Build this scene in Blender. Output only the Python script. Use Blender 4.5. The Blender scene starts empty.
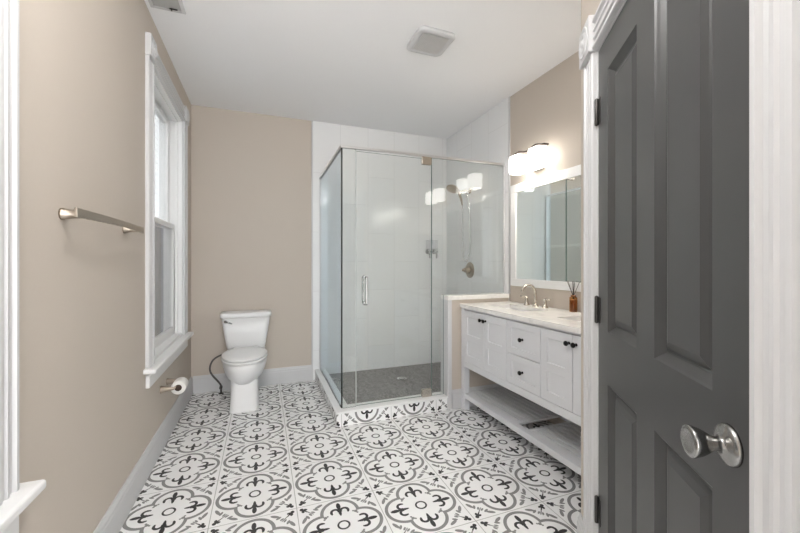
import bpy, bmesh, math, random
from mathutils import Vector, Matrix
random.seed(7)
SC = bpy.context.scene
COL = SC.collection
PI = math.pi

# ------------------------------------------------------------ camera
cd = bpy.data.cameras.new('camera'); cam = bpy.data.objects.new('camera', cd); COL.objects.link(cam)
cam.location = (0, 0, 1.2); cam.rotation_euler = (PI/2, 0, -0.3615)
cd.sensor_width = 36; cd.lens = 364/800*36; cd.shift_y = -3.5/800; cd.clip_start = 0.02
SC.camera = cam

# ------------------------------------------------------------ world, light, exposure
W = bpy.data.worlds.new('sky'); SC.world = W; W.use_nodes = True
W.node_tree.nodes['Background'].inputs[0].default_value = (0.97, 0.985, 1.0, 1)
W.node_tree.nodes['Background'].inputs[1].default_value = 5.4
SC.view_settings.view_transform = 'Standard'; SC.view_settings.look = 'None'
SC.view_settings.gamma = 1; SC.view_settings.use_curve_mapping = False
SC.view_settings.exposure = 0.55
LAMP_CEIL = 92      # emission of the ceiling lamp's diffuser
LAMP_VAN = 4.3       # emission of the vanity light shades
LAMP_BULB = 105       # emission of the bulbs inside them

# ------------------------------------------------------------ materials
def new_mat(name):
    m = bpy.data.materials.new(name); m.use_nodes = True
    return m, m.node_tree, m.node_tree.nodes['Principled BSDF']
def srgb(r, g, b):
    f = lambda c: (c/255/12.92) if c/255 <= .04045 else ((c/255+.055)/1.055)**2.4
    return (f(r), f(g), f(b), 1)
def plain(name, rgb, rough=.5, metal=0, noise=.03, scale=30, bump=0, spec=.5, coat=0):
    m, t, p = new_mat(name); n = t.nodes; l = t.links
    c = srgb(*rgb)
    tc = n.new('ShaderNodeTexCoord'); ns = n.new('ShaderNodeTexNoise'); ns.inputs['Scale'].default_value = scale
    ns.inputs['Detail'].default_value = 4
    l.new(tc.outputs['Object'], ns.inputs['Vector'])
    rp = n.new('ShaderNodeValToRGB')
    rp.color_ramp.elements[0].color = tuple(x*(1-noise) for x in c[:3])+(1,)
    rp.color_ramp.elements[1].color = tuple(min(1, x*(1+noise)) for x in c[:3])+(1,)
    l.new(ns.outputs['Fac'], rp.inputs[0]); l.new(rp.outputs[0], p.inputs['Base Color'])
    p.inputs['Roughness'].default_value = rough; p.inputs['Metallic'].default_value = metal
    p.inputs['Specular IOR Level'].default_value = spec
    p.inputs['Coat Weight'].default_value = coat
    if bump:
        b = n.new('ShaderNodeBump'); b.inputs['Strength'].default_value = bump; b.inputs['Distance'].default_value = .002
        l.new(ns.outputs['Fac'], b.inputs['Height']); l.new(b.outputs[0], p.inputs['Normal'])
    return m

M = {}
M['beige'] = plain('beige_wall_paint', (198, 188, 177), .75, noise=.015, scale=120, bump=.05)
M['ceil'] = plain('white_ceiling_paint', (245, 245, 246), .85, noise=.01, scale=90, bump=.05)
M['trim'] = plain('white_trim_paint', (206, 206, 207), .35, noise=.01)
M['frame'] = plain('white_frame_and_daylit_trim', (236, 236, 236), .35, noise=.01)  # on the windows this is the trim paint, lightened to imitate daylight
M['vanity'] = plain('pale_grey_cabinet_paint', (220, 221, 224), .4, noise=.012)
M['porcelain'] = plain('white_porcelain', (236, 236, 236), .3, noise=.005)
M['seat'] = plain('white_seat_plastic', (240, 240, 240), .25, noise=.005)
M['nickel'] = plain('brushed_nickel', (208, 200, 190), .26, metal=1, noise=.05, scale=200)
M['chrome'] = plain('polished_chrome', (205, 205, 205), .12, metal=1, noise=.02)
M['steel'] = plain('satin_steel', (222, 222, 222), .3, metal=1, noise=.02)
M['dull'] = plain('dull_brushed_nickel', (176, 165, 152), .36, metal=1, noise=.05, scale=200)
M['satin'] = plain('satin_nickel_knob', (158, 157, 155), .24, metal=1, noise=.02)
M['bronze'] = plain('dark_bronze_bar', (84, 72, 64), .35, metal=.8)
M['black'] = plain('black_metal_knob', (26, 25, 25), .3, metal=.6)
M['hinge'] = plain('aged_steel_hinge', (84, 82, 80), .35, metal=.9, noise=.15, scale=60)
M['door'] = plain('charcoal_door_paint', (66, 66, 66), .33, noise=.03, scale=18)
M['paper'] = plain('white_tissue_paper', (240, 238, 234), .95, noise=.02, bump=.2)
M['core'] = plain('brown_cardboard', (74, 60, 50), .9)
M['hose'] = plain('grey_braided_hose', (96, 92, 90), .5, metal=.4, noise=.35, scale=400)
M['reed'] = plain('dark_brown_reed', (48, 34, 30), .7)
M['cork'] = plain('dark_collar', (126, 80, 42), .5)
M['grille'] = plain('pale_grey_grille', (206, 205, 203), .6)
M['regist'] = plain('grey_louvre_paint', (165, 165, 163), .7)
M['ground'] = plain('dull_ground', (110, 108, 100), .9, noise=.2, scale=4)

def marble():
    m, t, p = new_mat('pale_marble'); n = t.nodes; l = t.links
    tc = n.new('ShaderNodeTexCoord'); a = n.new('ShaderNodeTexNoise'); a.inputs['Scale'].default_value = 9; a.inputs['Detail'].default_value = 9
    a.inputs['Distortion'].default_value = 1.2
    l.new(tc.outputs['Object'], a.inputs['Vector'])
    r = n.new('ShaderNodeValToRGB'); e = r.color_ramp.elements
    e[0].position = .36; e[0].color = srgb(230, 228, 226); e[1].position = .56; e[1].color = srgb(243, 241, 238)
    l.new(a.outputs['Fac'], r.inputs[0]); l.new(r.outputs[0], p.inputs['Base Color'])
    p.inputs['Roughness'].default_value = .22
    return m
M['marble'] = marble()

def glass(name, tint, refl=1.0, rough=0.0):
    m = bpy.data.materials.new(name); m.use_nodes = True; t = m.node_tree; n = t.nodes; l = t.links
    n.remove(n['Principled BSDF'])
    tr = n.new('ShaderNodeBsdfTransparent'); tr.inputs[0].default_value = tint
    gl = n.new('ShaderNodeBsdfGlossy'); gl.inputs['Roughness'].default_value = rough
    fr = n.new('ShaderNodeLayerWeight'); fr.inputs['Blend'].default_value = .5     # 1-cos of the view angle: Schlick reflectance
    pw = n.new('ShaderNodeMath'); pw.operation = 'POWER'; pw.inputs[1].default_value = 5; l.new(fr.outputs['Facing'], pw.inputs[0])
    mu = n.new('ShaderNodeMath'); mu.operation = 'MULTIPLY_ADD'; mu.inputs[1].default_value = .955*refl; mu.inputs[2].default_value = .045*refl; mu.use_clamp = True
    mx = n.new('ShaderNodeMixShader'); l.new(pw.outputs[0], mu.inputs[0]); l.new(mu.outputs[0], mx.inputs[0])
    l.new(tr.outputs[0], mx.inputs[1]); l.new(gl.outputs[0], mx.inputs[2]); l.new(mx.outputs[0], n['Material Output'].inputs[0])
    return m
M['glass'] = glass('clear_shower_glass', (.985, .996, .99, 1))
M['glassblue'] = glass('blue_tinted_glass', (.915, .96, .985, 1), .4)
M['pane'] = glass('window_glass', (.95, .96, .96, 1))
M['screen'] = glass('insect_screen', (.42, .42, .43, 1), 0.0)
M['amber'] = glass('amber_bottle_glass', (.86, .62, .36, 1))
M['tumbler'] = glass('frosted_glass', (.95, .95, .96, 1), .8, .1)
M['edge'] = plain('green_glass_edge', (16, 34, 34), .15)
M['edgelight'] = plain('pale_glass_edge', (112, 132, 128), .15)
M['seal'] = plain('clear_seal', (206, 212, 210), .4)
def mirror():
    m, t, p = new_mat('mirror_silver'); p.inputs['Base Color'].default_value = (.86, .9, .89, 1)
    p.inputs['Metallic'].default_value = 1; p.inputs['Roughness'].default_value = .01
    return m
M['mirror'] = mirror()
def emit(name, col, s):
    m, t, p = new_mat(name); p.inputs['Base Color'].default_value = (.9, .9, .88, 1)
    p.inputs['Emission Color'].default_value = col; p.inputs['Emission Strength'].default_value = s
    p.inputs['Roughness'].default_value = .3
    return m
M['shade'] = emit('lit_opal_glass', (1, .96, .9, 1), LAMP_VAN)
M['bulb'] = emit('lit_bulb', (1, .92, .78, 1), LAMP_BULB)
M['diffuser'] = emit('lit_lamp_diffuser', (1, .985, .96, 1), LAMP_CEIL)

class NB:
    """tiny helper to write maths as shader nodes"""
    def __init__(s, t): s.t = t
    def op(s, o, a, b=None, c=None):
        n = s.t.nodes.new('ShaderNodeMath'); n.operation = o
        for i, v in enumerate((a, b, c)):
            if v is None: continue
            if isinstance(v, (int, float)): n.inputs[i].default_value = v
            else: s.t.links.new(v, n.inputs[i])
        return n.outputs[0]
    def add(s, a, b): return s.op('ADD', a, b)
    def sub(s, a, b): return s.op('SUBTRACT', a, b)
    def mul(s, a, b): return s.op('MULTIPLY', a, b)
    def ab(s, a): return s.op('ABSOLUTE', a)
    def mx(s, a, b): return s.op('MAXIMUM', a, b)
    def mn(s, a, b): return s.op('MINIMUM', a, b)
    def lt(s, a, b): return s.op('LESS_THAN', a, b)
    def gt(s, a, b): return s.op('GREATER_THAN', a, b)
    def ln(s, a, b): return s.op('SQRT', s.add(s.mul(a, a), s.mul(b, b)))
    def ell(s, x, y, cx, cy, ra, rb, ang=0):
        c, k = math.cos(ang), math.sin(ang)
        dx, dy = s.sub(x, cx), s.sub(y, cy)
        a = s.add(s.mul(dx, c/ra), s.mul(dy, k/ra)); b = s.sub(s.mul(dy, c/rb), s.mul(dx, k/rb))
        return s.lt(s.add(s.mul(a, a), s.mul(b, b)), 1.0)
    def ring(s, x, y, cx, cy, r, h): return s.lt(s.ab(s.sub(s.ln(s.sub(x, cx), s.sub(y, cy)), r)), h)
    def any(s, *v):
        r = v[0]
        for q in v[1:]: r = s.mx(r, q)
        return r
TS = .386
def patterned(name, ax, ay, ox, oy, rough=.38):
    """encaustic-look tile: quatrefoil medallion, four fleurs, leafy corners"""
    m, t, p = new_mat(name); N = NB(t); n = t.nodes; l = t.links
    tc = n.new('ShaderNodeTexCoord'); sp = n.new('ShaderNodeSeparateXYZ'); l.new(tc.outputs['Object'], sp.inputs[0])
    def fold(axis, o):
        a = N.mul(N.sub(sp.outputs[axis], o), 1/TS)
        return N.ab(N.sub(N.op('FRACT', N.add(a, 100.5)), .5))
    x, y = fold(ax, ox), fold(ay, oy)
    u, w = N.mx(x, y), N.mn(x, y)
    P, Q = N.sub(.5, u), N.sub(.5, w)
    quat = N.mul(N.ring(u, w, .235, 0, .222, .0205), N.gt(u, .1))
    tre = N.any(N.ell(u, w, .188, .188, .022, .022), N.ell(u, w, .203, .158, .014, .012))
    stemg = N.mul(N.lt(N.ab(N.sub(P, Q)), .010), N.mul(N.gt(P, .08), N.lt(P, .185)))
    leaf = N.any(N.ell(P, Q, .072, .262, .058, .021, math.radians(118)), N.ell(P, Q, .115, .222, .036, .016, math.radians(62)),
                 N.ell(P, Q, .150, .185, .028, .013, math.radians(55)))
    grey = N.any(quat, tre, stemg, leaf)
    cring = N.ring(u, w, 0, 0, .066, .0115)
    bud = N.ell(u, w, .350, 0, .062, .027)
    stem = N.ell(u, w, .255, 0, .090, .020)
    hook = N.mul(N.ring(u, w, .250, .058, .047, .0165), N.gt(u, .238))
    tip = N.ell(u, w, .232, .104, .026, .014, math.radians(20))
    clov = N.any(N.ell(P, Q, .055, .055, .024, .024), N.ell(P, Q, .068, .100, .017, .024, math.radians(-20)), N.mul(N.lt(N.ab(N.sub(P, Q)), .012), N.mul(N.gt(P, .05), N.lt(P, .115))))
    blk = N.any(cring, bud, stem, hook, tip, clov)
    grout = N.gt(u, .4955)
    ns = n.new('ShaderNodeTexNoise'); ns.inputs['Scale'].default_value = 6; l.new(tc.outputs['Object'], ns.inputs['Vector'])
    rp = n.new('ShaderNodeValToRGB'); rp.color_ramp.elements[0].color = srgb(241, 241, 241); rp.color_ramp.elements[1].color = srgb(248, 248, 248)
    l.new(ns.outputs['Fac'], rp.inputs[0])
    def mix(f, a, b):
        q = n.new('ShaderNodeMix'); q.data_type = 'RGBA'; l.new(f, q.inputs[0])
        l.new(a, q.inputs[6]); q.inputs[7].default_value = b
        return q.outputs[2]
    c = mix(grey, rp.outputs[0], srgb(136, 136, 136)); c = mix(blk, c, srgb(34, 34, 36)); c = mix(grout, c, srgb(178, 177, 175))
    l.new(c, p.inputs['Base Color']); p.inputs['Roughness'].default_value = rough
    return m
M['floor'] = patterned('patterned_floor_tile', 0, 1, -.036, 2.038)
M['curbx'] = patterned('patterned_curb_tile_front', 0, 2, .736, .186)
M['curby'] = patterned('patterned_curb_tile_side', 1, 2, 2.038, .186)

def walltile(name, ax, o1, o2):
    """tall stacked white tiles, every second column shifted by half"""
    m, t, p = new_mat(name); n = t.nodes; l = t.links
    tc = n.new('ShaderNodeTexCoord'); sp = n.new('ShaderNodeSeparateXYZ'); l.new(tc.outputs['Object'], sp.inputs[0])
    N = NB(t)
    cb = n.new('ShaderNodeCombineXYZ'); l.new(N.add(sp.outputs[2], o2), cb.inputs[0]); l.new(N.add(sp.outputs[ax], o1), cb.inputs[1])
    b = n.new('ShaderNodeTexBrick'); b.offset = .5; b.inputs['Scale'].default_value = 1
    b.inputs['Brick Width'].default_value = .61; b.inputs['Row Height'].default_value = .30
    b.inputs['Mortar Size'].default_value = .0022; b.inputs['Mortar Smooth'].default_value = .1
    b.inputs['Color1'].default_value = srgb(240, 240, 240); b.inputs['Color2'].default_value = srgb(236, 237, 238); b.inputs['Mortar'].default_value = srgb(224, 224, 224)
    l.new(cb.outputs[0], b.inputs['Vector']); l.new(b.outputs['Color'], p.inputs['Base Color'])
    p.inputs['Roughness'].default_value = .12
    ns = n.new('ShaderNodeTexNoise'); ns.inputs['Scale'].default_value = 5; l.new(tc.outputs['Object'], ns.inputs['Vector'])
    bp = n.new('ShaderNodeBump'); bp.inputs['Strength'].default_value = .06; bp.inputs['Distance'].default_value = .02
    l.new(ns.outputs['Fac'], bp.inputs['Height']); l.new(bp.outputs[0], p.inputs['Normal'])
    return m
M['tileb'] = walltile('white_wall_tile_back', 0, .132, .005)
M['tiler'] = walltile('white_wall_tile_right', 1, .04, .005)

def pebble():
    m, t, p = new_mat('dark_pebble_floor'); n = t.nodes; l = t.links
    tc = n.new('ShaderNodeTexCoord'); v = n.new('ShaderNodeTexVoronoi'); v.inputs['Scale'].default_value = 105
    l.new(tc.outputs['Object'], v.inputs['Vector'])
    r = n.new('ShaderNodeValToRGB'); r.color_ramp.elements[0].color = srgb(96, 94, 94); r.color_ramp.elements[1].color = srgb(172, 168, 166)
    l.new(v.outputs['Color'], r.inputs[0]); l.new(r.outputs[0], p.inputs['Base Color']); p.inputs['Roughness'].default_value = .6
    b = n.new('ShaderNodeBump'); b.inputs['Strength'].default_value = .3; b.inputs['Distance'].default_value = .003; b.invert = True
    l.new(v.outputs['Distance'], b.inputs['Height']); l.new(b.outputs[0], p.inputs['Normal'])
    return m
M['pebble'] = pebble()
M['siding'] = plain('pale_grey_siding', (112, 113, 114), .7, noise=.02)

# ------------------------------------------------------------ mesh helpers
def bm_new(): return bmesh.new()
def box(bm, x0, x1, y0, y1, z0, z1, mi=0):
    vs = [bm.verts.new(v) for v in ((x0,y0,z0),(x1,y0,z0),(x1,y1,z0),(x0,y1,z0),(x0,y0,z1),(x1,y0,z1),(x1,y1,z1),(x0,y1,z1))]
    fs = [bm.faces.new([vs[i] for i in f]) for f in ((3,2,1,0),(4,5,6,7),(0,1,5,4),(1,2,6,5),(2,3,7,6),(3,0,4,7))]
    for f in fs: f.material_index = mi
    return fs
def quad(bm, a, b, c, d, mi=0):
    f = bm.faces.new([bm.verts.new(p) for p in (a, b, c, d)]); f.material_index = mi; return f
def loft(bm, secs, cap=True, mi=0):
    rings = [[bm.verts.new(p) for p in s] for s in secs]
    k = len(rings[0])
    for a, b in zip(rings, rings[1:]):
        for i in range(k):
            f = bm.faces.new((a[i], a[(i+1) % k], b[(i+1) % k], b[i])); f.smooth = True; f.material_index = mi
    if cap:
        for r, rev in ((rings[0], True), (rings[-1], False)):
            f = bm.faces.new(list(reversed(r)) if rev else r); f.material_index = mi
def rr(cx, cy, hx, hy, r, z, n=5):
    pts = []
    for qx, qy, a0 in ((1, 1, 0), (-1, 1, 90), (-1, -1, 180), (1, -1, 270)):
        for i in range(n+1):
            a = math.radians(a0+90*i/n)
            pts.append((cx+qx*(hx-r)+r*math.cos(a), cy+qy*(hy-r)+r*math.sin(a), z))
    return pts
def egg(hw, yb, yf, z, n=40, pw=2.3):
    """oval with its blunt end at yb (back) and its long end at yf (front, -Y)"""
    pts = []; ym = yb+(yf-yb)*.42
    for i in range(n):
        a = 2*PI*i/n; c, s = math.cos(a), math.sin(a)
        x = hw*math.copysign(abs(c)**(2/pw), c)
        y = ym+math.copysign(abs(s)**(2/(pw if s > 0 else 2.05)), s)*((yb-ym) if s > 0 else (ym-yf))
        pts.append((x, y, z))
    return pts
def tube(bm, pts, r, n=12, cap=True, mi=0):
    pts = [Vector(p) for p in pts]; secs = []; up = None
    for i, p in enumerate(pts):
        d = (pts[min(i+1, len(pts)-1)]-pts[max(i-1, 0)]).normalized()
        if up is None: up = Vector((0, 0, 1)) if abs(d.z) < .9 else Vector((1, 0, 0))
        s = d.cross(up).normalized(); up = s.cross(d).normalized()
        rad = r[i] if isinstance(r, (list, tuple)) else r
        secs.append([tuple(p+s*rad*math.cos(2*PI*k/n)+up*rad*math.sin(2*PI*k/n)) for k in range(n)])
    loft(bm, secs, cap, mi)
def lathe(bm, prof, origin=(0, 0, 0), axis=(0, 0, 1), n=32, mi=0):
    """prof: (radius, height along axis)"""
    o = Vector(origin); a = Vector(axis).normalized()
    s = a.orthogonal().normalized(); t = a.cross(s)
    secs = [[tuple(o+a*h+(s*math.cos(2*PI*k/n)+t*math.sin(2*PI*k/n))*max(r, 1e-4)) for k in range(n)] for r, h in prof]
    loft(bm, secs, True, mi)
def sweep(bm, prof, p0, p1, ua, va, mi=0):
    """straight extrusion of a 2-D profile (a, b) -> ua*a + va*b from p0 to p1"""
    p0, p1, ua, va = Vector(p0), Vector(p1), Vector(ua), Vector(va)
    A = [bm.verts.new(p0+ua*a+va*b) for a, b in prof]; B = [bm.verts.new(p1+ua*a+va*b) for a, b in prof]
    k = len(prof)
    for i in range(k):
        f = bm.faces.new((A[i], A[(i+1) % k], B[(i+1) % k], B[i])); f.material_index = mi
    bm.faces.new(list(reversed(A))).material_index = mi; bm.faces.new(B).material_index = mi
def bez(p0, p1, p2, p3, n=16):
    o = []
    for i in range(n+1):
        t = i/n; s = 1-t
        o.append(tuple(s**3*a+3*s*s*t*b+3*s*t*t*c+t**3*d for a, b, c, d in zip(p0, p1, p2, p3)))
    return o
def obj(name, bm, mats, parent=None, loc=(0, 0, 0), rotz=0, bevel=0, seg=2, smooth=None, mat4=None, sub=0):
    bmesh.ops.recalc_face_normals(bm, faces=bm.faces)
    me = bpy.data.meshes.new(name); bm.to_mesh(me); bm.free()
    for m in (mats if isinstance(mats, (list, tuple)) else [mats]): me.materials.append(m)
    o = bpy.data.objects.new(name, me); COL.objects.link(o)
    o.location = loc; o.rotation_euler = (0, 0, rotz)
    if mat4 is not None: o.matrix_world = mat4
    if parent: o.parent = parent
    if bevel:
        b = o.modifiers.new('bevel', 'BEVEL'); b.width = bevel; b.segments = seg; b.limit_method = 'ANGLE'; b.angle_limit = math.radians(40)
    if sub:
        s = o.modifiers.new('sub', 'SUBSURF'); s.levels = sub; s.render_levels = sub
    if smooth: me.shade_smooth() if hasattr(me, 'shade_smooth') else None
    return o
def thing(name, label, cat, loc=(0, 0, 0), rotz=0, group=None):
    o = bpy.data.objects.new(name, None); COL.objects.link(o); o.empty_display_size = .1
    o.location = loc; o.rotation_euler = (0, 0, rotz); o['label'] = label; o['category'] = cat
    if group: o['group'] = group
    return o
def tag(o, label, cat, group=None):
    o['label'] = label; o['category'] = cat
    if group: o['group'] = group
    return o
def struct(o, label=None, cat=None):
    o['kind'] = 'structure'
    if label: o['label'] = label
    if cat: o['category'] = cat
    return o
def copy_tree(o, parent=None):
    c = o.copy(); COL.objects.link(c)
    if parent: c.parent = parent
    for ch in [q for q in bpy.data.objects if q.parent == o]: copy_tree(ch, c)
    return c
def boxobj(name, dims, mat, parent=None, bevel=.003, loc=(0, 0, 0)):
    bm = bm_new(); box(bm, *dims); return obj(name, bm, mat, parent, bevel=bevel, loc=loc)

# ------------------------------------------------------------ room measures (metres, camera stands at x=0 y=0)
XL, XR, YB, ZC, YN = -.6126, 2.03, 3.81, 2.656, -1.0
SX, SY = .558, 2.71            # shower glass: side plane and front plane
YK = 2.65                      # front of the knee wall
Hn = Vector((1.1144, .9578, 0)); e = Vector((-.5526, -.8335, 0)); nrm = Vector((-.8335, .5526, 0))
cor = Hn-e*.236                # corner where the door wall meets the niche end wall
end = Hn+e*.98                 # near end of the door wall
YE = cor.y

# floor / ceiling
bm = bm_new(); box(bm, XL-.16, XR+.16, YN-.1, YB+.12, -.1, 0); struct(obj('floor', bm, M['floor']), 'white floor tiles with grey quatrefoil medallions and black fleurs', 'floor')
bm = bm_new(); box(bm, XL-.16, XR+.16, YN-.1, YB+.12, ZC, ZC+.1); struct(obj('ceiling', bm, M['ceil']), 'plain white ceiling', 'ceiling')
# walls
def wall_with_holes(name, x0, x1, y0, y1, holes, mat):
    bm = bm_new(); y = y0
    for a, b, z0, z1 in holes:
        box(bm, x0, x1, y, a, 0, ZC); box(bm, x0, x1, a, b, 0, z0); box(bm, x0, x1, a, b, z1, ZC); y = b
    box(bm, x0, x1, y, y1, 0, ZC)
    return struct(obj(name, bm, mat), 'beige painted wall with the windows and towel bar', 'wall')
WZ0, WZ1 = .61, 2.37
WIN = [(.225, 1.135), (2.515, 3.425)]
wall_with_holes('wall_left', XL-.16, XL, YN, YB, [(a, b, WZ0, WZ1) for a, b in WIN], M['beige'])
bm = bm_new(); box(bm, XL-.16, XR+.16, YB, YB+.12, 0, ZC); struct(obj('wall_back', bm, M['beige']), 'beige painted wall behind the toilet', 'wall')
bm = bm_new(); box(bm, XR, XR+.12, YE, YB, 0, ZC); struct(obj('wall_right', bm, M['beige']), 'beige painted wall behind the mirror and vanity', 'wall')
OX0, OX1, OZ = -.52, .48, 2.35     # unseen opening added behind the viewer to brighten the room
bm = bm_new(); box(bm, XL-.16, OX0, YN-.1, YN, 0, ZC); box(bm, OX0, OX1, YN-.1, YN, OZ, ZC); box(bm, OX1, end.x+.1, YN-.1, YN, 0, ZC)
struct(obj('wall_near', bm, M['beige']), 'beige wall behind the viewer with an unseen opening added for light', 'wall')
bm = bm_new(); box(bm, OX0-.08, OX0, YN, YN+.018, 0, OZ+.08); box(bm, OX1, OX1+.08, YN, YN+.018, 0, OZ+.08); box(bm, OX0, OX1, YN, YN+.018, OZ, OZ+.08)
struct(obj('trim_added_opening', bm, M['trim']), 'white casing of the opening added for light behind the viewer', 'trim')
bm = bm_new(); box(bm, .485, XR, YB-.008, YB, 0, ZC); struct(obj('wall_shower_back', bm, M['tileb']), 'white tiled shower wall at the rear', 'wall')
bm = bm_new(); box(bm, XR-.008, XR, YK, YB-.008, 0, ZC); struct(obj('wall_shower_right', bm, M['tiler']), 'white tiled shower wall carrying the shower head', 'wall')
bm = bm_new(); box(bm, .47, .485, YB-.011, YB, 0, ZC); struct(obj('trim_shower_edge', bm, M['trim']), 'white edge strip of the shower tile', 'trim')
bm = bm_new(); box(bm, XR-.011, XR, YK-.012, YK, .935, ZC); struct(obj('trim_tile_edge', bm, M['trim']), 'white edge strip beside the mirror wall', 'trim')
# diagonal wall with the door opening, then short returns
DW, DH = .766, 1.948
def prism(bm, pts, z0, z1):
    k = len(pts); A = [bm.verts.new((p[0], p[1], z0)) for p in pts]; B = [bm.verts.new((p[0], p[1], z1)) for p in pts]
    for i in range(k): bm.faces.new((A[i], A[(i+1) % k], B[(i+1) % k], B[i]))
    bm.faces.new(list(reversed(A))); bm.faces.new(B)
bm = bm_new()
TH = .12
def seg(bm, t0, t1, z0, z1):
    a, b = Hn+e*t0, Hn+e*t1
    prism(bm, [a, b, b-nrm*TH, a-nrm*TH], z0, z1)
seg(bm, -.236, -.02, 0, ZC); seg(bm, -.02, DW+.02, DH+.02, ZC); seg(bm, DW+.02, .98, 0, ZC)
struct(obj('wall_diagonal', bm, M['beige']), 'angled beige wall holding the dark door', 'wall')
bm = bm_new(); prism(bm, [(cor.x, cor.y), (XR, cor.y), (XR, cor.y-.1), (cor.x+.06, cor.y-.1)], 0, ZC)
struct(obj('wall_niche', bm, M['beige']), 'beige end wall beside the vanity', 'wall')
bm = bm_new(); box(bm, end.x, end.x+.1, YN, end.y, 0, ZC); struct(obj('wall_entry', bm, M['beige']), 'beige wall beside the viewer', 'wall')

# baseboards
BB = [(0, 0), (.016, 0), (.016, .118), (.013, .124), (.013, .136), (.008, .146), (.006, .157), (0, .157)]
def baseboard(name, p0, p1, out, label):
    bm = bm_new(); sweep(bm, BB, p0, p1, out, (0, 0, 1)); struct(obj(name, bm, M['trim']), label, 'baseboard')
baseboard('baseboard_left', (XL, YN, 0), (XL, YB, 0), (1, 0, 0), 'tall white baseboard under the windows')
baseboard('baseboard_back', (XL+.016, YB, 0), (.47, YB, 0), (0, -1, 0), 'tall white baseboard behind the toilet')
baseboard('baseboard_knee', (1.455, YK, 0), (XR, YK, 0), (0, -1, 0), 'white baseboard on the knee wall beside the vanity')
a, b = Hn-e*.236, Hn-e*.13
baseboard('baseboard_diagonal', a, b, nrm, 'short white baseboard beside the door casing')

# ------------------------------------------------------------ casing profile and windows
CW = .112
CAS = [(0, 0), (0, .014), (.004, .020), (.014, .020), (.018, .012), (.026, .008), (.033, .010), (.037, .017), (.046, .018), (.050, .013), (.056, .012), (.062, .013), (.066, .018), (.075, .017), (.079, .010), (.086, .008), (.094, .012), (.098, .020), (.108, .020), (CW, .014), (CW, 0)]
def rosette(bm, c, ua, va, no, s, th):
    """square corner block with a turned bull's-eye; c = centre on the wall"""
    c, ua, va, no = Vector(c), Vector(ua), Vector(va), Vector(no)
    h = s/2
    A = [bm.verts.new(c+ua*i*h+va*j*h) for i, j in ((-1,-1),(1,-1),(1,1),(-1,1))]
    B = [bm.verts.new(c+ua*i*h+va*j*h+no*th) for i, j in ((-1,-1),(1,-1),(1,1),(-1,1))]
    for i in range(4): bm.faces.new((A[i], A[(i+1) % 4], B[(i+1) % 4], B[i]))
    bm.faces.new(list(reversed(A))); bm.faces.new(B)
    r = s*.42
    lathe(bm, [(r, th-.001), (r, th+.004), (r*.9, th+.006), (r*.8, th+.003), (r*.68, th+.001), (r*.56, th+.005), (r*.46, th+.006), (r*.38, th+.002), (r*.28, th+.002), (r*.18, th+.007), (.001, th+.008)], c, no, 28)

def window(n, y0, y1, label):
    w = bpy.data.objects.new('window_%d' % n, None); COL.objects.link(w); w.location = (XL, (y0+y1)/2, WZ0); struct(w, label, 'window')
    hw = (y1-y0)/2; H = WZ1-WZ0
    # jamb lining of the opening
    bm = bm_new()
    box(bm, -.16, 0, -hw, -hw+.018, 0, H); box(bm, -.16, 0, hw-.018, hw, 0, H); box(bm, -.16, 0, -hw+.018, hw-.018, H-.018, H); box(bm, -.16, 0, -hw+.018, hw-.018, 0, .02)
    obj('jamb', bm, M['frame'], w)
    for s in (-1, 1):   # side casings
        bm = bm_new(); ya = s*(hw-.004)
        sweep(bm, CAS, (0, ya, 0), (0, ya, H-.004), (0, s, 0), (1, 0, 0)); obj('side_casing', bm, M['trim'], w)
        bm = bm_new(); rosette(bm, (0, s*(hw-.004+CW/2), H-.004+.0625), (0, 1, 0), (0, 0, 1), (1, 0, 0), .125, .03); obj('rosette', bm, M['trim'], w, bevel=.003)
    bm = bm_new(); sweep(bm, CAS, (0, -hw+.004, H-.004), (0, hw-.004, H-.004), (0, 0, 1), (1, 0, 0)); obj('head_casing', bm, M['trim'], w)
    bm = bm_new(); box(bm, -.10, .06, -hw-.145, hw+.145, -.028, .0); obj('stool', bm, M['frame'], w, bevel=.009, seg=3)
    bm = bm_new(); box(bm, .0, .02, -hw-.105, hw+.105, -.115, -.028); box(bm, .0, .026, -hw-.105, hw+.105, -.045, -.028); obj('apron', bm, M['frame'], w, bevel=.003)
    # sashes: upper one further out, lower one inside
    mid = .88
    for nm, xa, z0, z1 in (('upper_sash', -.105, mid-.02, H-.018), ('lower_sash', -.068, .02, mid+.02)):
        bm = bm_new(); fw = .045; a, b = -hw+.018, hw-.018
        lo = .06 if nm == 'lower_sash' else .04
        box(bm, xa-.016, xa+.016, a, a+fw, z0, z1); box(bm, xa-.016, xa+.016, b-fw, b, z0, z1)
        box(bm, xa-.016, xa+.016, a+fw, b-fw, z0, z0+lo); box(bm, xa-.016, xa+.016, a+fw, b-fw, z1-.04, z1)
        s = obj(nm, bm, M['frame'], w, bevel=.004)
        bm = bm_new(); box(bm, xa-.003, xa+.003, a+fw-.006, b-fw+.006, z0+lo-.006, z1-.034); obj('pane', bm, M['pane'], s)
    bm = bm_new()   # inner stops along the jambs
    for s in (-1, 1): box(bm, -.05, -.028, s*(hw-.018)-(.014 if s > 0 else 0), s*(hw-.018)+(.014 if s < 0 else 0), .02, H-.018)
    box(bm, -.05, -.028, -hw+.032, hw-.032, H-.032, H-.018)
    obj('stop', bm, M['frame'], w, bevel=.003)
    bm = bm_new(); box(bm, -.134, -.131, -hw+.018, hw-.018, .02, mid); obj('insect_screen', bm, M['screen'], w)
    return w
window(1, *WIN[1], 'white sash window in the left wall near the toilet')
window(2, *WIN[0], 'near white window at the left edge of the view')
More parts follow.
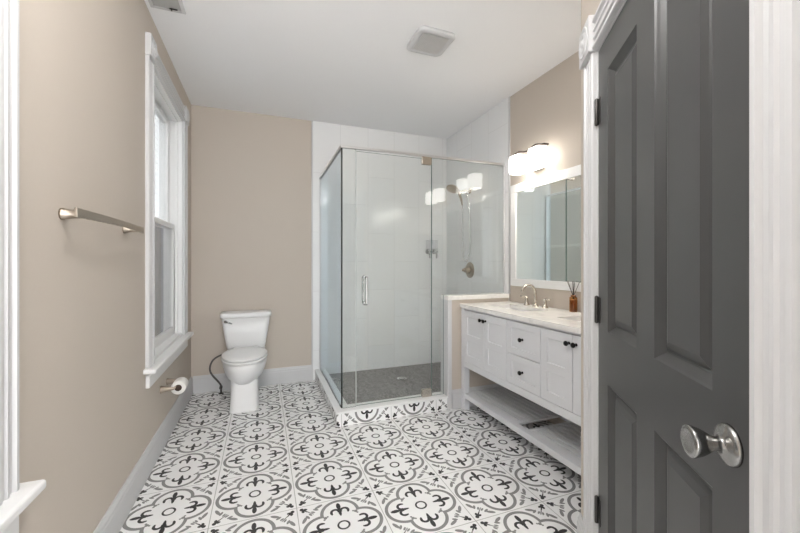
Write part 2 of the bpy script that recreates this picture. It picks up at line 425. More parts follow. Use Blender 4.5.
# neighbour's lap siding outside the windows
bm = bm_new(); z = -1.5
while z < 6.5:
    prof = [(0, 0), (.016, 0), (.004, .13), (0, .13)]
    sweep(bm, prof, (-2.1, -4, z), (-2.1, 16, z), (1, 0, 0), (0, 0, 1)); z += .13
bmg = bm_new(); box(bmg, -2.1, XL-.17, -4, 16, -.75, -.7); struct(obj('ground_outside', bmg, M['ground']), 'dull ground outside the window', 'ground')
struct(obj('wall_outside', bm, M['siding']), 'pale lap siding of the neighbouring house outside the window', 'wall')

# ------------------------------------------------------------ dark six-panel door in the diagonal wall (door frame: x along the door from the hinges, y out of the wall)
def panel_slab(bm, w, h, th, panels, rings):
    """front face at y=0 (towards -Y is outward), body behind; panels (x0,x1,z0,z1) cut by nested rings (inset, depth)"""
    xs = sorted({0, w, *[p[0] for p in panels], *[p[1] for p in panels]}); zs = sorted({0, h, *[p[2] for p in panels], *[p[3] for p in panels]})
    for xa, xb in zip(xs, xs[1:]):
        for za, zb in zip(zs, zs[1:]):
            cx, cz = (xa+xb)/2, (za+zb)/2
            if any(p[0] < cx < p[1] and p[2] < cz < p[3] for p in panels): continue
            quad(bm, (xa, 0, za), (xb, 0, za), (xb, 0, zb), (xa, 0, zb))
    for x0, x1, z0, z1 in panels:
        prev = None
        for ins, dep in [(0, 0)]+list(rings):
            cur = [(x0+ins, dep, z0+ins), (x1-ins, dep, z0+ins), (x1-ins, dep, z1-ins), (x0+ins, dep, z1-ins)]
            if prev:
                for i in range(4): quad(bm, prev[i], prev[(i+1) % 4], cur[(i+1) % 4], cur[i])
            prev = cur
        quad(bm, *prev)
    quad(bm, (0, th, 0), (0, th, h), (w, th, h), (w, th, 0))
    quad(bm, (0, 0, 0), (0, 0, h), (0, th, h), (0, th, 0)); quad(bm, (w, 0, 0), (w, th, 0), (w, th, h), (w, 0, h))
    quad(bm, (0, 0, h), (w, 0, h), (w, th, h), (0, th, h)); quad(bm, (0, 0, 0), (0, th, 0), (w, th, 0), (w, 0, 0))
    bmesh.ops.remove_doubles(bm, verts=bm.verts, dist=1e-5)
D = bpy.data.objects.new('door_1', None); COL.objects.link(D); struct(D, 'charcoal panelled door with a satin knob in white casing', 'door')
# local x -> e, local -y -> nrm
D.matrix_world = Matrix(((e.x, -nrm.x, 0, Hn.x), (e.y, -nrm.y, 0, Hn.y), (0, 0, 1, 0), (0, 0, 0, 1)))
bm = bm_new(); zb = .012
pan = []
for x0, x1 in ((.098, .328), (.430, .656)):
    pan += [(x0, x1, .20-zb, .800-zb), (x0, x1, .972-zb, 1.838-zb)]
panel_slab(bm, DW, DH-zb, .035, pan, [(.004, .004), (.010, .009), (.020, .018), (.026, .018), (.034, .0125), (.05, .006)])
slab = obj('door_slab', bm, M['door'], D, loc=(0, 0, zb))
bm = bm_new()
box(bm, -.02, -.003, -.0005, .12, 0, DH+.003); box(bm, DW+.003, DW+.02, -.0005, .12, 0, DH+.003); box(bm, -.02, DW+.02, -.0005, .12, DH+.003, DH+.02)
box(bm, -.003, .011, .037, .05, 0, DH+.003); box(bm, DW-.011, DW+.003, .037, .05, 0, DH+.003); box(bm, .011, DW-.011, .037, .05, DH-.01, DH+.003)
obj('door_jamb', bm, M['trim'], D)
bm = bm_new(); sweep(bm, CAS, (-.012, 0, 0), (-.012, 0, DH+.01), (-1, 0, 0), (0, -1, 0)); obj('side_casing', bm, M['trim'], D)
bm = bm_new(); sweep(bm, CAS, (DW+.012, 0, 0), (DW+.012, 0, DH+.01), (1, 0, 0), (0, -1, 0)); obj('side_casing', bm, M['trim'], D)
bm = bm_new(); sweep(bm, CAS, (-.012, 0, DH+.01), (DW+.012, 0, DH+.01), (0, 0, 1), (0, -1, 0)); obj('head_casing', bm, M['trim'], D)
for xc in (-.012-CW/2, DW+.012+CW/2):
    bm = bm_new(); rosette(bm, (xc, 0, DH+.008+.065), (1, 0, 0), (0, 0, 1), (0, -1, 0), .13, .032); obj('rosette', bm, M['trim'], D, bevel=.003)
for zc in (1.735, 1.035, .325):
    bm = bm_new(); 
    lathe(bm, [(.002, -.049), (.006, -.046), (.0065, -.0445), (.0065, .0445), (.006, .046), (.002, .049)], (-.0015, -.006, zc), (0, 0, 1), 14)
    box(bm, -.026, -.0025, -.0025, .0, zc-.0445, zc+.0445); box(bm, .0, .024, -.002, .0, zc-.0445, zc+.0445)
    for dz in (-.018, .018): lathe(bm, [(.0068, -.0006), (.0068, .0006)], (-.0015, -.006, zc+dz), (0, 0, 1), 14)
    obj('hinge', bm, M['hinge'], D)
bm = bm_new(); kx, kz = .703, .898
lathe(bm, [(.0, .0), (.034, .0), (.034, .003), (.031, .008), (.02, .011), (.0125, .012), (.011, .017), (.0115, .024), (.014, .029), (.0185, .036), (.0225, .044), (.0255, .053), (.0265, .057), (.0255, .060), (.021, .0612), (.017, .0604), (.002, .0604)], (kx, 0, kz), (0, -1, 0), 40)
obj('knob', bm, M['satin'], D)['label'] = 'round satin metal knob and rose'

# ------------------------------------------------------------ shower: base, knee wall, glass
B = thing('shower_tray', 'low shower curb faced with patterned tile around a dark pebbled shower floor', 'shower base', (.508, YK, 0))
cx0, cx1, kx0 = .0, .112, 1.42-.508     # curb runs along the left side and the front up to the knee wall
bm = bm_new(); box(bm, 0, kx0+.02, 0, .115, 0, .094)
c1 = obj('curb_front', bm, M['curbx'], B); 
bm = bm_new(); box(bm, 0, .1, .115, YB-YK, 0, .094)
c2 = obj('curb_side', bm, M['curby'], B)
# keep the tile pattern in step with the floor: shift the mesh so object space equals room space
for c in (c1, c2):
    c.data.transform(Matrix.Translation((.508, YK, 0))); c.location = (-.508, -YK, 0)
    me = c.data; me.materials.clear(); me.materials.append(M['curbx']); me.materials.append(M['curby'])
    for f in me.polygons: f.material_index = 1 if abs(f.normal.x) > .5 else 0
bm = bm_new(); box(bm, -.006, kx0+.03, -.008, .121, .094, .109); box(bm, -.006, .106, .121, YB-YK-.008, .094, .109)
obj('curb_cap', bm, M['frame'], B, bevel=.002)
bm = bm_new(); box(bm, .1, XR-.508-.008, .115, YB-YK-.008, 0, .045); obj('pebbled_floor', bm, M['pebble'], B)
bm = bm_new(); lathe(bm, [(.052, 0), (.052, .002), (.047, .003), (.044, .002), (.002, .002)], (.80, .75, .045), (0, 0, 1), 32)
for i in range(8):
    a = i*PI/4; box(bm, .80+.026*math.cos(a)-.005, .80+.026*math.cos(a)+.005, .75+.026*math.sin(a)-.005, .75+.026*math.sin(a)+.005, .047, .0475, 1)
obj('drain', bm, [M['chrome'], M['black']], B)

bm = bm_new(); box(bm, 1.425, XR-.008, YK, YK+.115, 0, .895)
kw = struct(obj('wall_knee', bm, [M['beige'], M['tileb'], M['trim']]), 'low beige knee wall between the shower and the vanity', 'wall')
for f in kw.data.polygons:
    if f.normal.y > .5: f.material_index = 1
    if f.normal.x < -.5: f.material_index = 2
bm = bm_new(); box(bm, 1.415, XR-.008, YK-.012, YK+.125, .895, .93)
struct(obj('trim_knee_cap', bm, M['marble'], bevel=.003), 'pale stone cap on the knee wall', 'trim')
bm = bm_new(); box(bm, 1.414, 1.425, YK-.004, YK+.115, .109, .895); box(bm, 1.414, 1.452, YK-.012, YK, 0, .895)
struct(obj('trim_knee_end', bm, M['trim'], bevel=.002), 'white strip on the end of the knee wall', 'trim')

G = thing('shower_enclosure', 'frameless clear glass shower enclosure with a metal header rail', 'shower enclosure', (SX, SY, .109))
ztop = 2.065-.109
GT = .005
def gpane(name, par, x0, x1, y0, y1, z0, z1, gl='glass', ed='edgelight'):
    bm = bm_new(); fs = box(bm, x0, x1, y0, y1, z0, z1)
    o = obj(name, bm, [M[gl], M[ed]], par)
    thinx = (x1-x0) < (y1-y0)
    for f in o.data.polygons:
        nn = f.normal
        f.material_index = 0 if (abs(nn.x) > .5 if thinx else abs(nn.y) > .5) else 1
    return o
gpane('side_panel', G, -GT, GT, GT, YB-.012-SY, .0, ztop, 'glassblue', 'edge')['label'] = 'blue-tinted glass side panel'
gpane('corner_panel', G, GT+.001, .107, -GT, GT, 0, ztop, ed='edgelight')
bm = bm_new(); xa, xb, xc, zk = .746, 1.414-SX-.003, XR-.010-SX, .93-.109      # one sheet notched over the knee wall
out = [(xa, 0), (xb, 0), (xb, zk), (xc, zk), (xc, ztop), (xa, ztop)]
F_ = [bm.verts.new((x, -GT, z)) for x, z in out]; B_ = [bm.verts.new((x, GT, z)) for x, z in out]
bm.faces.new(F_); bm.faces.new(list(reversed(B_)))
for i in range(6): bm.faces.new((F_[i], B_[i], B_[(i+1) % 6], F_[(i+1) % 6])).material_index = 1
obj('fixed_panel', bm, [M['glass'], M['edgelight']], G)
dr = gpane('glass_door', G, .111, .742, -GT, GT, .006, ztop-.014)
bm = bm_new()
box(bm, -.012, XR-.010-SX, -.012, .012, ztop, ztop+.020); box(bm, -.012, .012, .012, YB-.012-SY, ztop, ztop+.020)
obj('header_rail', bm, M['steel'], G, bevel=.002)
bm = bm_new(); box(bm, -.007, .007, YB-.026-SY, YB-.012-SY, 0, ztop); obj('wall_channel', bm, M['trim'], G)
bm = bm_new(); box(bm, XR-.022-SX, XR-.010-SX, -.007, .007, .93-.109, ztop)
obj('wall_channel', bm, M['trim'], G)
for z0, z1 in ((-.0, .062), (ztop-.062, ztop)):
    bm = bm_new(); box(bm, .655, .738, -.014, -GT-.0005, z0, z1); box(bm, .655, .738, GT+.0005, .014, z0, z1)
    obj('pivot_hinge', bm, M['nickel'], G, bevel=.002)
bm = bm_new(); box(bm, .1065, .1105, -.006, .006, .006, ztop-.014); obj('door_seal', bm, M['seal'], G)
bm = bm_new()
for s in (-1, 1):
    y = s*.055; zz0, zz1 = .780, .985
    pts = [(.178, s*GT, zz0)]+bez((.178, s*.04, zz0), (.178, y, zz0), (.178, y, zz0), (.178, y, zz0+.02), 6)+bez((.178, y, zz1-.02), (.178, y, zz1), (.178, y, zz1), (.178, s*.04, zz1), 6)+[(.178, s*GT, zz1)]
    tube(bm, pts, .0095, 12)
    for z in (zz0, zz1): lathe(bm, [(.014, 0), (.014, .004), (.009, .005)], (.178, s*GT, z), (0, s, 0), 16)
obj('door_handle', bm, M['chrome'], dr)

# shower fittings on the right tile wall
VY = 3.287
S = thing('shower_valve', 'round metal shower valve with a lever on the right tile wall', 'shower valve', (XR-.008, VY, 1.127))
bm = bm_new(); lathe(bm, [(.083, 0), (.083, .004), (.076, .010), (.05, .013), (.034, .016)], (0, 0, 0), (-1, 0, 0), 40); obj('valve_plate', bm, M['dull'], S)
bm = bm_new(); lathe(bm, [(.034, .014), (.031, .03), (.026, .06), (.022, .068), (.002, .07)], (0, 0, 0), (-1, 0, 0), 32)
tube(bm, [(-.055, 0, 0), (-.068, -.03, -.012), (-.075, -.075, -.02)], [.012, .01, .008], 12); lathe(bm, [(.004, 0), (.013, .004), (.015, .014), (.013, .03), (.004, .034)], (-.06, -.0, 0), (-1, 0, 0), 18)
obj('lever', bm, M['dull'], S)
S = thing('hand_shower', 'metal hand shower on its wall arm with a looping hose', 'shower head', (XR-.008, VY, 1.95))
bm = bm_new(); lathe(bm, [(.03, 0), (.03, .004), (.02, .012), (.011, .014)], (0, 0, 0), (-1, 0, 0), 24)
tube(bm, bez((0, 0, 0), (-.07, 0, .0), (-.10, 0, -.0), (-.125, 0, -.03), 10), .0095, 12); obj('shower_arm', bm, M['dull'], S)
bm = bm_new(); ax = Vector((-.45, -.2, -.87)); 
lathe(bm, [(.006, -.02), (.016, -.016), (.03, -.006), (.06, .004), (.066, .01), (.066, .018), (.06, .021), (.002, .021)], (-.205, -.01, .015), ax, 36)
tube(bm, [(-.195, -.008, .03), (-.16, 0, .0), (-.13, 0, -.03), (-.105, 0, -.09), (-.09, 0, -.15)], [.012, .014, .015, .012, .010], 14)
obj('spray_head', bm, M['dull'], S)
bm = bm_new()
tube(bm, bez((-.09, 0, -.15), (-.075, 0, -.35), (-.085, .03, -.72), (-.05, 0, -.735), 20)+bez((-.05, 0, -.735), (-.01, -.04, -.745), (-.02, -.05, -.4), (-.035, -.03, -.1), 20)[1:]+bez((-.035, -.03, -.1), (-.04, -.025, -.04), (-.06, -.01, -.02), (-.1, 0, -.012), 8)[1:], .006, 10)
obj('hose', bm, M['chrome'], S)
S = thing('tumbler_holder', 'small chrome holder with a clear glass block on the rear shower tile', 'wall holder', (1.815, YB-.008, 1.33))
bm = bm_new()
for sx in (-.042, .042):
    lathe(bm, [(.026, 0), (.026, .006), (.018, .01), (.013, .02), (.013, .045), (.018, .05), (.018, .06), (.004, .063)], (sx, 0, .0), (0, -1, 0), 22)
    tube(bm, bez((sx, -.05, 0), (sx, -.075, -.02), (sx, -.07, -.05), (sx+.012, -.045, -.07), 10), [.011]*11, 10)
tube(bm, [(-.075, -.035, .0), (.075, -.035, .0)], .009, 12); box(bm, -.07, .07, -.055, -.012, .022, .03)
obj('chrome_bracket', bm, M['chrome'], S)
bm = bm_new(); loft(bm, [rr(0, -.035, .068, .02, .012, .03), rr(0, -.035, .07, .021, .012, .13)]); obj('glass_block', bm, M['tumbler'], S)

# ------------------------------------------------------------ toilet
T = thing('toilet', 'white two-piece toilet standing against the beige rear wall', 'toilet', (-.139, YB-.005, 0))
bm = bm_new()
loft(bm, [rr(0, -.37, .112, .262, .05, 0), rr(0, -.37, .108, .262, .05, .01), rr(0, -.365, .102, .255, .05, .12), rr(0, -.365, .102, .248, .055, .24), rr(0, -.36, .105, .24, .06, .30)])
obj('pedestal', bm, M['porcelain'], T)
bm = bm_new()
loft(bm, [egg(.06, -.20, -.57, .205), egg(.105, -.16, -.625, .222), egg(.140, -.14, -.665, .255), egg(.162, -.12, -.693, .30), egg(.174, -.12, -.708, .345), egg(.178, -.12, -.714, .385), egg(.172, -.12, -.708, .397), egg(.16, -.13, -.69, .398)])
loft(bm, [rr(0, -.12, .10, .10, .04, .25), rr(0, -.12, .15, .105, .04, .34), rr(0, -.125, .165, .11, .04, .397)])
obj('bowl', bm, M['porcelain'], T)
bm = bm_new(); loft(bm, [egg(.172, -.235, -.705, .400, pw=2.6), egg(.181, -.23, -.718, .404, pw=2.6), egg(.181, -.23, -.718, .416, pw=2.6), egg(.176, -.235, -.71, .420, pw=2.6)]); obj('seat', bm, M['seat'], T)
bm = bm_new(); loft(bm, [egg(.170, -.225, -.70, .4225, pw=2.0), egg(.180, -.22, -.716, .4255, pw=2.0), egg(.180, -.22, -.716, .435, pw=2.0), egg(.172, -.228, -.705, .441, pw=2.0), egg(.13, -.27, -.64, .446, pw=2.0), egg(.05, -.36, -.5, .448)])
for sx in (-.075, .075): loft(bm, [rr(sx, -.22, .028, .02, .008, .398), rr(sx, -.22, .028, .02, .008, .436), rr(sx, -.22, .024, .016, .008, .440)])
obj('seat_lid', bm, M['seat'], T)
bm = bm_new()
loft(bm, [rr(0, -.105, .13, .07, .03, .395), rr(0, -.107, .158, .083, .035, .41), rr(0, -.108, .166, .087, .035, .44), rr(0, -.108, .186, .093, .035, .56), rr(0, -.108, .206, .097, .035, .705)])
obj('tank', bm, M['porcelain'], T)
bm = bm_new(); loft(bm, [rr(0, -.11, .206, .098, .035, .702), rr(0, -.11, .216, .106, .035, .706), rr(0, -.11, .219, .108, .036, .715), rr(0, -.11, .219, .108, .036, .735), rr(0, -.11, .214, .103, .036, .744), rr(0, -.11, .19, .08, .03, .747)]); obj('tank_lid', bm, M['porcelain'], T)
bm = bm_new(); lathe(bm, [(.014, 0), (.014, .006), (.009, .008), (.008, .018)], (-.168, -.200, .672), (0, -1, 0), 18); tube(bm, [(-.175, -.218, .675), (-.15, -.222, .668), (-.115, -.224, .655)], [.008, .0075, .006], 12); obj('flush_lever', bm, M['chrome'], T)

bm = bm_new(); tube(bm, [tuple(Vector(p)+Vector((-.246, -.095, 0))) for p in bez((.03, 0, .075), (-.01, -.01, .16), (-.095, -.02, .20), (-.045, -.01, .30), 16)+bez((-.045, -.01, .30), (-.015, 0, .36), (.08, .01, .35), (.10, .01, .402), 10)[1:]], .008, 10); obj('supply_hose', bm, M['hose'], T)['label'] = 'grey braided supply hose'
H = thing('shutoff_valve', 'small dark water shutoff valve on the floor left of the toilet', 'valve', (-.355, YB-.10, 0))
bm = bm_new(); lathe(bm, [(.022, 0), (.022, .004), (.012, .007), (.009, .01), (.009, .05), (.013, .052), (.013, .070), (.008, .074)], (0, 0, 0), (0, 0, 1), 18); obj('valve_body', bm, M['hinge'], H)
bm = bm_new(); lathe(bm, [(.004, 0), (.005, .006), (.013, .008), (.014, .016), (.012, .02), (.002, .021)], (0, -.011, .06), (0, -1, 0), 14); obj('valve_handle', bm, M['hinge'], H)

# ------------------------------------------------------------ left wall fittings
T = thing('towel_bar', 'brushed nickel bowed towel bar mounted on the left beige wall', 'towel bar', (XL, 1.785, 1.36))
for y in (-.285, .285):
    bm = bm_new(); lathe(bm, [(.020, 0), (.020, .006), (.017, .01), (.0135, .035), (.013, .066), (.003, .068)], (0, y, 0), (1, 0, 0), 28); obj('post', bm, M['dull'], T)
bm = bm_new(); secs = []
for i in range(25):
    s = -1+2*i/24; y = .345*s; x = .060+.018*(1-s*s); h = .0125+.0035*s*s
    secs.append([(x-.004, y, -h), (x+.004, y, -h), (x+.004, y, h), (x-.004, y, h)])
loft(bm, secs); ob = obj('bar', bm, M['dull'], T, bevel=.0015)
for p in ob.data.polygons: p.use_smooth = False
T = thing('toilet_paper_holder', 'brushed nickel two-post paper holder under the window', 'paper holder', (XL, 2.82, .385))
for y in (-.085, .085):
    bm = bm_new(); lathe(bm, [(.024, 0), (.024, .006), (.021, .010), (.010, .070), (.007, .080), (.003, .082)], (0, y, 0), (1, 0, 0), 26); obj('post', bm, M['dull'], T)
bm = bm_new(); tube(bm, [(.076, -.085, 0), (.076, .085, 0)], .0055, 12); obj('roller', bm, M['dull'], T)
Rl = thing('toilet_paper_roll', 'white toilet paper roll hanging on the wall holder', 'toilet paper', (XL+.092, 2.82, .385))
bm = bm_new(); A = (0, -1, 0)
lathe(bm, [(.021, -.05), (.042, -.05), (.044, -.048), (.044, .048), (.042, .05), (.021, .05)], (0, 0, -.011), A, 36); obj('paper', bm, M['paper'], Rl)
bm = bm_new(); lathe(bm, [(.002, -.0508), (.0212, -.0508), (.0212, .0508), (.002, .0508)], (0, 0, -.011), A, 28); obj('cardboard_core', bm, M['core'], Rl)

# ------------------------------------------------------------ vanity (local: x depth into wall, y along wall from far end towards the viewer negative)
VX, VY0, VY1, VT = 1.5385, 2.638, 1.166, .8655
V = thing('vanity_cabinet', 'pale grey double vanity with black knobs and an open slatted bottom shelf', 'vanity', (VX, VY0, 0))
L = VY0-VY1; DP = XR-.004-VX
for x in (.0, DP-.05):
    for y in (-.05, -L):
        bm = bm_new(); box(bm, x, x+.05, y, y+.05, 0, .835); obj('leg', bm, M['vanity'], V, bevel=.003)
bm = bm_new(); box(bm, .05, DP-.002, -L+.012, -.012, .37, .56)        # carcass with hollow space for basins above
box(bm, .022, .05, -L+.05, -.05, .37, .835); box(bm, .05, DP-.002, -.03, -.012, .56, .835); box(bm, .05, DP-.002, -L+.012, -L+.03, .56, .835)
box(bm, .004, .022, -L+.05, -.05, .353, .402); box(bm, .004, .022, -L+.05, -.05, .822, .835)
obj('carcass', bm, M['vanity'], V, bevel=.002)
yb = [2.598, 2.311, 2.041, 1.722, 1.483, 1.226]
def front(name, ya, yb_, z0, z1, panels, kn):
    w = ya-yb_-.004; h = z1-z0-.004
    o_ = thing_part = None
    bm = bm_new(); panel_slab(bm, w, h, .018, panels, [(.002, .006), (.004, .007)])
    f = obj(name, bm, M['vanity'], V)
    # slab local: x along front, y depth; map x -> -Y of the room, y -> +X
    f.matrix_local = Matrix(((0, 1, 0, .002), (-1, 0, 0, ya-.002-VY0), (0, 0, 1, z0+.002), (0, 0, 0, 1)))
    bm = bm_new(); lathe(bm, [(.0085, 0), (.0085, .003), (.0055, .006), (.0055, .012), (.012, .018), (.0145, .023), (.0125, .029), (.003, .031)], (kn[0], 0, kn[1]), (0, -1, 0), 20)
    k = obj('knob', bm, M['black'], f); k['label'] = 'small round black knob'
ZD0, ZD1 = .404, .820
mr = .595-ZD0
def dpan(w):
    return [(.052, w-.052, .052, mr-.022), (.052, w-.052, mr+.028, ZD1-ZD0-.055)]
for i, side in ((0, 1), (1, 0), (3, 1), (4, 0)):
    w = yb[i]-yb[i+1]-.004
    front('door', yb[i], yb[i+1], ZD0, ZD1, dpan(w), ((w-.022) if side else .022, ZD1-ZD0-.052))
w = yb[2]-yb[3]-.004
zm = .602
front('drawer', yb[2], yb[3], zm, ZD1, [(.045, w-.045, .042, ZD1-zm-.046)], (w/2, (ZD1-zm)/2))
front('drawer', yb[2], yb[3], ZD0, zm, [(.045, w-.045, .042, zm-ZD0-.046)], (w/2, (zm-ZD0)/2))
bm = bm_new(); box(bm, .004, .05, -L+.05, -.05, .098, .138); box(bm, DP-.05, DP-.01, -L+.05, -.05, .098, .138)
for y in (-.05, -L+.012): box(bm, .05, DP-.05, y, y+.038, .098, .134)
for y in (-.775, -.662): box(bm, .05, DP-.05, y, y+.022, .124, .138)
obj('shelf_frame', bm, M['vanity'], V, bevel=.002)
x = .052
while x < DP-.075:
    for ya, yb_ in ((-.640, -.05), (-L+.05, -.775)):
        bm = bm_new(); box(bm, x, x+.0365, ya, yb_, .118, .136); obj('shelf_slat', bm, M['vanity'], V, bevel=.002)
    x += .0465
# countertop: slab with two rectangular cut-outs
SK = [(1.69, 1.90, 2.035, 2.475), (1.69, 1.90, 1.300, 1.755)]
bm = bm_new()
X0, X1, Y0, Y1 = VX-.014, XR-.001, VY1-.004, YK-.013
ys = [Y0, SK[1][2], SK[1][3], SK[0][2], SK[0][3], Y1]
zt0, zt1 = VT-.03, VT
for xa, xb, r in ((X0, 1.69, range(5)), (1.69, 1.90, (0, 2, 4)), (1.90, X1, range(5))):
    for i in r:
        quad(bm, (xa, ys[i], zt1), (xb, ys[i], zt1), (xb, ys[i+1], zt1), (xa, ys[i+1], zt1)); quad(bm, (xa, ys[i], zt0), (xb, ys[i], zt0), (xb, ys[i+1], zt0), (xa, ys[i+1], zt0))
def skirt(x0, x1, y0, y1):
    for a, b in (((x0, y0), (x1, y0)), ((x1, y0), (x1, y1)), ((x1, y1), (x0, y1)), ((x0, y1), (x0, y0))): quad(bm, (*a, zt0), (*b, zt0), (*b, zt1), (*a, zt1))
skirt(X0, X1, Y0, Y1)
for s in SK: skirt(s[0], s[1], s[2], s[3])
bmesh.ops.remove_doubles(bm, verts=bm.verts, dist=1e-5)
ct = obj('countertop', bm, M['marble']); tag(ct, 'pale marble countertop lying on the grey vanity', 'countertop')
ct.data.transform(Matrix.Translation((-VX, -VY0, -zt0))); ct.location = (VX, VY0, zt0)
# basins
def basin(name, label, s):
    cx, cy = (s[0]+s[1])/2, (s[2]+s[3])/2; hx, hy = (s[1]-s[0])/2, (s[3]-s[2])/2
    bm = bm_new(); z = zt0
    outer = [rr(0, 0, hx+.012, hy+.012, .03, -.001), rr(0, 0, hx+.008, hy+.008, .05, -.11), rr(0, 0, hx*.7, hy*.8, .05, -.145)]
    inner = [rr(0, 0, hx*.62, hy*.74, .05, -.13), rr(0, 0, hx-.012, hy-.012, .04, -.105), rr(0, 0, hx+.002, hy+.002, .03, -.001)]
    loft(bm, outer+inner, False)
    sec = outer[0]; A = [bm.verts.new(p) for p in outer[-1]]; bm.faces.new(A); A = [bm.verts.new(p) for p in inner[0]]; bm.faces.new(A)
    # join outer bottom: the loft passes from the outer bottom to the inner bottom
    rim = [[bm.verts.new(p) for p in outer[0]], [bm.verts.new(p) for p in inner[-1]]]
    k = len(rim[0])
    for i in range(k): bm.faces.new((rim[0][i], rim[0][(i+1) % k], rim[1][(i+1) % k], rim[1][i]))
    bmesh.ops.remove_doubles(bm, verts=bm.verts, dist=1e-5)
    t = thing(name, label, 'sink', (cx, cy, z), 0, 'sinks in the marble countertop')
    obj('basin', bm, M['porcelain'], t)
    bm = bm_new(); lathe(bm, [(.022, -.130), (.022, -.126), (.018, -.125), (.002, -.1255)], (0, 0, 0), (0, 0, 1), 24); obj('drain', bm, M['nickel'], t)
basin('undermount_sink', 'white rectangular sink set in the countertop nearer the shower', SK[0])
basin('undermount_sink', 'white rectangular sink in the countertop beside the amber diffuser, nearer the dark door', SK[1])
# faucets
def faucet(y, label):
    F = thing('faucet', label, 'faucet', (1.965, y, VT), 0, 'widespread faucets on the countertop')
    bm = bm_new(); lathe(bm, [(.024, 0), (.024, .005), (.017, .010), (.013, .02)], (0, 0, 0), (0, 0, 1), 24)
    pts = [(0, 0, .008), (0, 0, .085)]+bez((0, 0, .09), (0, 0, .185), (-.10, 0, .185), (-.124, 0, .130), 16)+[(-.130, 0, .112)]
    tube(bm, pts, [.0115]*2+[.0095]*17+[.0095], 14); obj('spout', bm, M['nickel'], F)
    for s in (1, -1):
        bm = bm_new(); lathe(bm, [(.024, 0), (.024, .005), (.018, .012), (.013, .03), (.011, .052), (.012, .066), (.004, .07)], (0, s*.1, 0), (0, 0, 1), 22)
        tube(bm, [(0, s*.1, .064), (-.004, s*.13, .066), (-.008, s*.165, .068)], [.0075, .006, .005], 10); obj('handle', bm, M['nickel'], F)
faucet(2.25, 'brushed nickel gooseneck faucet behind the sink nearer the shower')
faucet(1.53, 'brushed nickel gooseneck faucet behind the sink nearer the dark door')
# reed diffuser
Dv = thing('reed_diffuser', 'amber glass reed diffuser with dark sticks on the countertop', 'diffuser', (1.985, 1.905, VT))
bm = bm_new(); loft(bm, [rr(0, 0, .017, .017, .005, 0), rr(0, 0, .0195, .0195, .006, .003), rr(0, 0, .0195, .0195, .006, .098), rr(0, 0, .017, .017, .006, .102), rr(0, 0, .010, .010, .009, .104)]); obj('bottle', bm, M['amber'], Dv)
bm = bm_new(); loft(bm, [rr(0, 0, .0165, .0165, .005, .004), rr(0, 0, .0165, .0165, .005, .080)]); obj('scented_oil', bm, M['cork'], Dv)
bm = bm_new(); lathe(bm, [(.010, .102), (.017, .103), (.017, .116), (.009, .116)], (0, 0, 0), (0, 0, 1), 20); obj('collar', bm, M['cork'], Dv)
for i, (dx, dy) in enumerate(((-.010, .045), (-.025, .022), (-.012, -.005), (-.02, -.03), (.008, -.046), (.012, .012))):
    bm = bm_new(); tube(bm, [(-dx*.15, -dy*.15, .09), (dx, dy, .21)], .0019, 6); obj('reed', bm, M['reed'], Dv)

# mirror
Mr = thing('wall_mirror', 'wide white-framed mirror above the marble vanity counter', 'mirror', (XR, 1.92, 1.005))
mw, mh = .69, .861
bm = bm_new()
for y0, y1, z0, z1 in ((-mw, mw, 0, .062), (-mw, mw, mh-.07, mh), (-mw, -mw+.065, .062, mh-.07), (mw-.065, mw, .062, mh-.07)): box(bm, -.022, 0, y0, y1, z0, z1)
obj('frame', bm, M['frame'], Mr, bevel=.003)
bm = bm_new(); box(bm, -.012, -.006, -mw+.06, mw-.06, .058, mh-.066); obj('mirror_glass', bm, M['mirror'], Mr)

# vanity lights
def vanity_light(y, label):
    Lt = thing('vanity_light', label, 'wall light', (XR, y, 1.985), 0, 'two-shade lights over the mirror')
    bm = bm_new(); box(bm, -.022, 0, -.06, .06, -.06, .06); tube(bm, [(-.02, 0, .0), (-.06, 0, .03), (-.105, 0, .072)], .008, 10); obj('backplate', bm, M['chrome'], Lt, bevel=.003)
    bm = bm_new(); secs = []
    for i in range(33):
        s = -1+2*i/32; yy = .195*s; z = .086+.010*math.cos(s*2*PI+PI*1.0)
        secs.append([(-.130, yy, z-.006), (-.090, yy, z-.006), (-.090, yy, z+.006), (-.130, yy, z+.006)])
    loft(bm, secs); b = obj('wavy_bar', bm, M['bronze'], Lt)
    for s in (1, -1):
        bm = bm_new()
        cy = s*.1125
        secs = []
        for z, k in ((-.068, .90), (-.064, .97), (-.05, 1), (.05, 1), (.066, .98), (.070, .92)): secs.append(rr(-.114, cy, (.052)*k, .060*k, .02*k, z))
        inner = [rr(-.114, cy, .048*k, .056*k, .018*k, z) for z, k in ((.060, .95), (.05, 1), (-.066, .93))]
        loft(bm, secs+inner, False)
        bm.faces.new([bm.verts.new(p) for p in secs[-1]])
        a_ = [bm.verts.new(p) for p in secs[0]]; b_ = [bm.verts.new(p) for p in inner[-1]]
        for q in range(len(a_)): bm.faces.new((a_[q], a_[(q+1) % len(a_)], b_[(q+1) % len(a_)], b_[q]))
        bmesh.ops.remove_doubles(bm, verts=bm.verts, dist=1e-5)
        obj('shade', bm, M['shade'], Lt)['label'] = 'lit white opal glass shade'
        bm = bm_new(); lathe(bm, [(.002, -.030), (.014, -.027), (.023, -.012), (.024, .0), (.02, .014), (.012, .03), (.012, .05)], (-.114, cy, -.01), (0, 0, 1), 20); obj('bulb', bm, M['bulb'], Lt)
vanity_light(2.28, 'two-shade lit wall light above the mirror, nearer the shower')
vanity_light(1.53, 'two-shade lit wall light above the mirror, nearer the dark door')

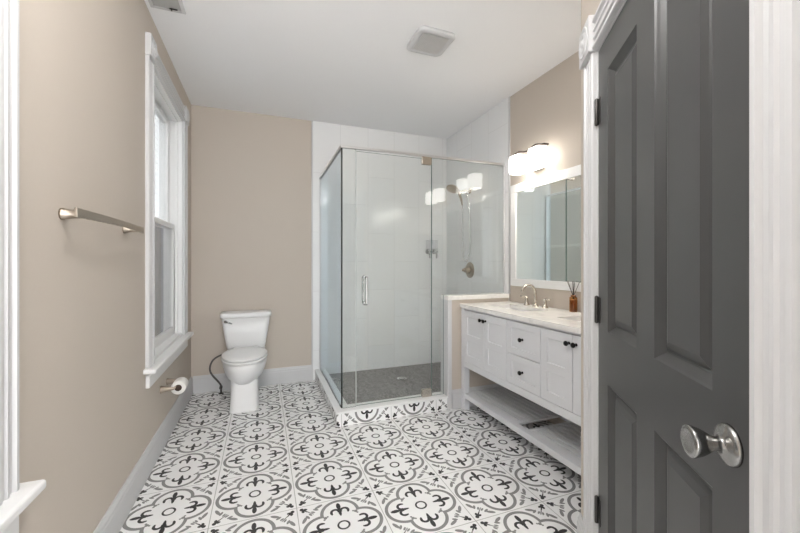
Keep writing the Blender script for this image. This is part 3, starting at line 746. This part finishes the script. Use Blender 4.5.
# ------------------------------------------------------------ ceiling fittings
E = thing('exhaust_fan', 'square white exhaust fan cover on the ceiling', 'exhaust fan', (1.03, 2.16, ZC))
bm = bm_new()
secs = [rr(0, 0, .128, .128, .04, 0), rr(0, 0, .130, .130, .04, -.016), rr(0, 0, .124, .124, .04, -.022), rr(0, 0, .096, .096, .02, -.024), rr(0, 0, .093, .093, .018, -.020)]
loft(bm, secs); obj('cover', bm, M['trim'], E)
bm = bm_new()
for i in range(17):
    x = -.084+.0105*i; box(bm, x-.0038, x+.0038, -.091, .091, -.0245, -.019)
obj('grille', bm, M['grille'], E)
E = thing('air_register', 'white ceiling air register with grey louvres beside the left wall', 'air vent', (-.503, 2.26, ZC))
bm = bm_new()
hx, hy = .088, .165
for x0, x1, y0, y1 in ((-hx, -hx+.02, -hy, hy), (hx-.02, hx, -hy, hy), (-hx+.02, hx-.02, -hy, -hy+.02), (-hx+.02, hx-.02, hy-.02, hy)): box(bm, x0, x1, y0, y1, -.010, 0)
obj('frame', bm, M['trim'], E, bevel=.003)
bm = bm_new(); 
for i in range(9):
    y = -.13+.0325*i; sweep(bm, [(-.01, -.001), (.01, -.010), (.012, -.008), (-.008, .0)], (-hx+.02, y, -.0), (hx-.02, y, -.0), (0, 1, 0), (0, 0, 1))
box(bm, -hx+.018, hx-.018, -hy+.018, hy-.018, -.0015, -.0002)
obj('louvres', bm, M['regist'], E)
bm = bm_new(); box(bm, .01, .05, hy-.034, hy-.030, -.016, -.010); box(bm, .018, .024, hy-.036, hy-.028, -.024, -.010); obj('damper_lever', bm, M['hinge'], E)
# ceiling lamp above the viewer (just outside the picture; its shadows show under the towel bar)
E = thing('ceiling_lamp', 'round white drum lamp on a short metal stem under the ceiling', 'ceiling lamp', (.0, .65, ZC))
bm = bm_new(); lathe(bm, [(.002, 0), (.065, 0), (.065, -.012), (.05, -.025), (.012, -.03), (.009, -.05), (.009, -.17), (.03, -.175), (.03, -.18), (.002, -.18)], (0, 0, 0), (0, 0, 1), 32); obj('canopy_and_stem', bm, M['nickel'], E)
bm = bm_new(); lathe(bm, [(.002, -.18), (.06, -.182), (.07, -.188), (.075, -.20), (.075, -.28), (.07, -.292), (.06, -.298), (.002, -.30)], (0, 0, 0), (0, 0, 1), 40); obj('lamp_drum', bm, M['diffuser'], E)
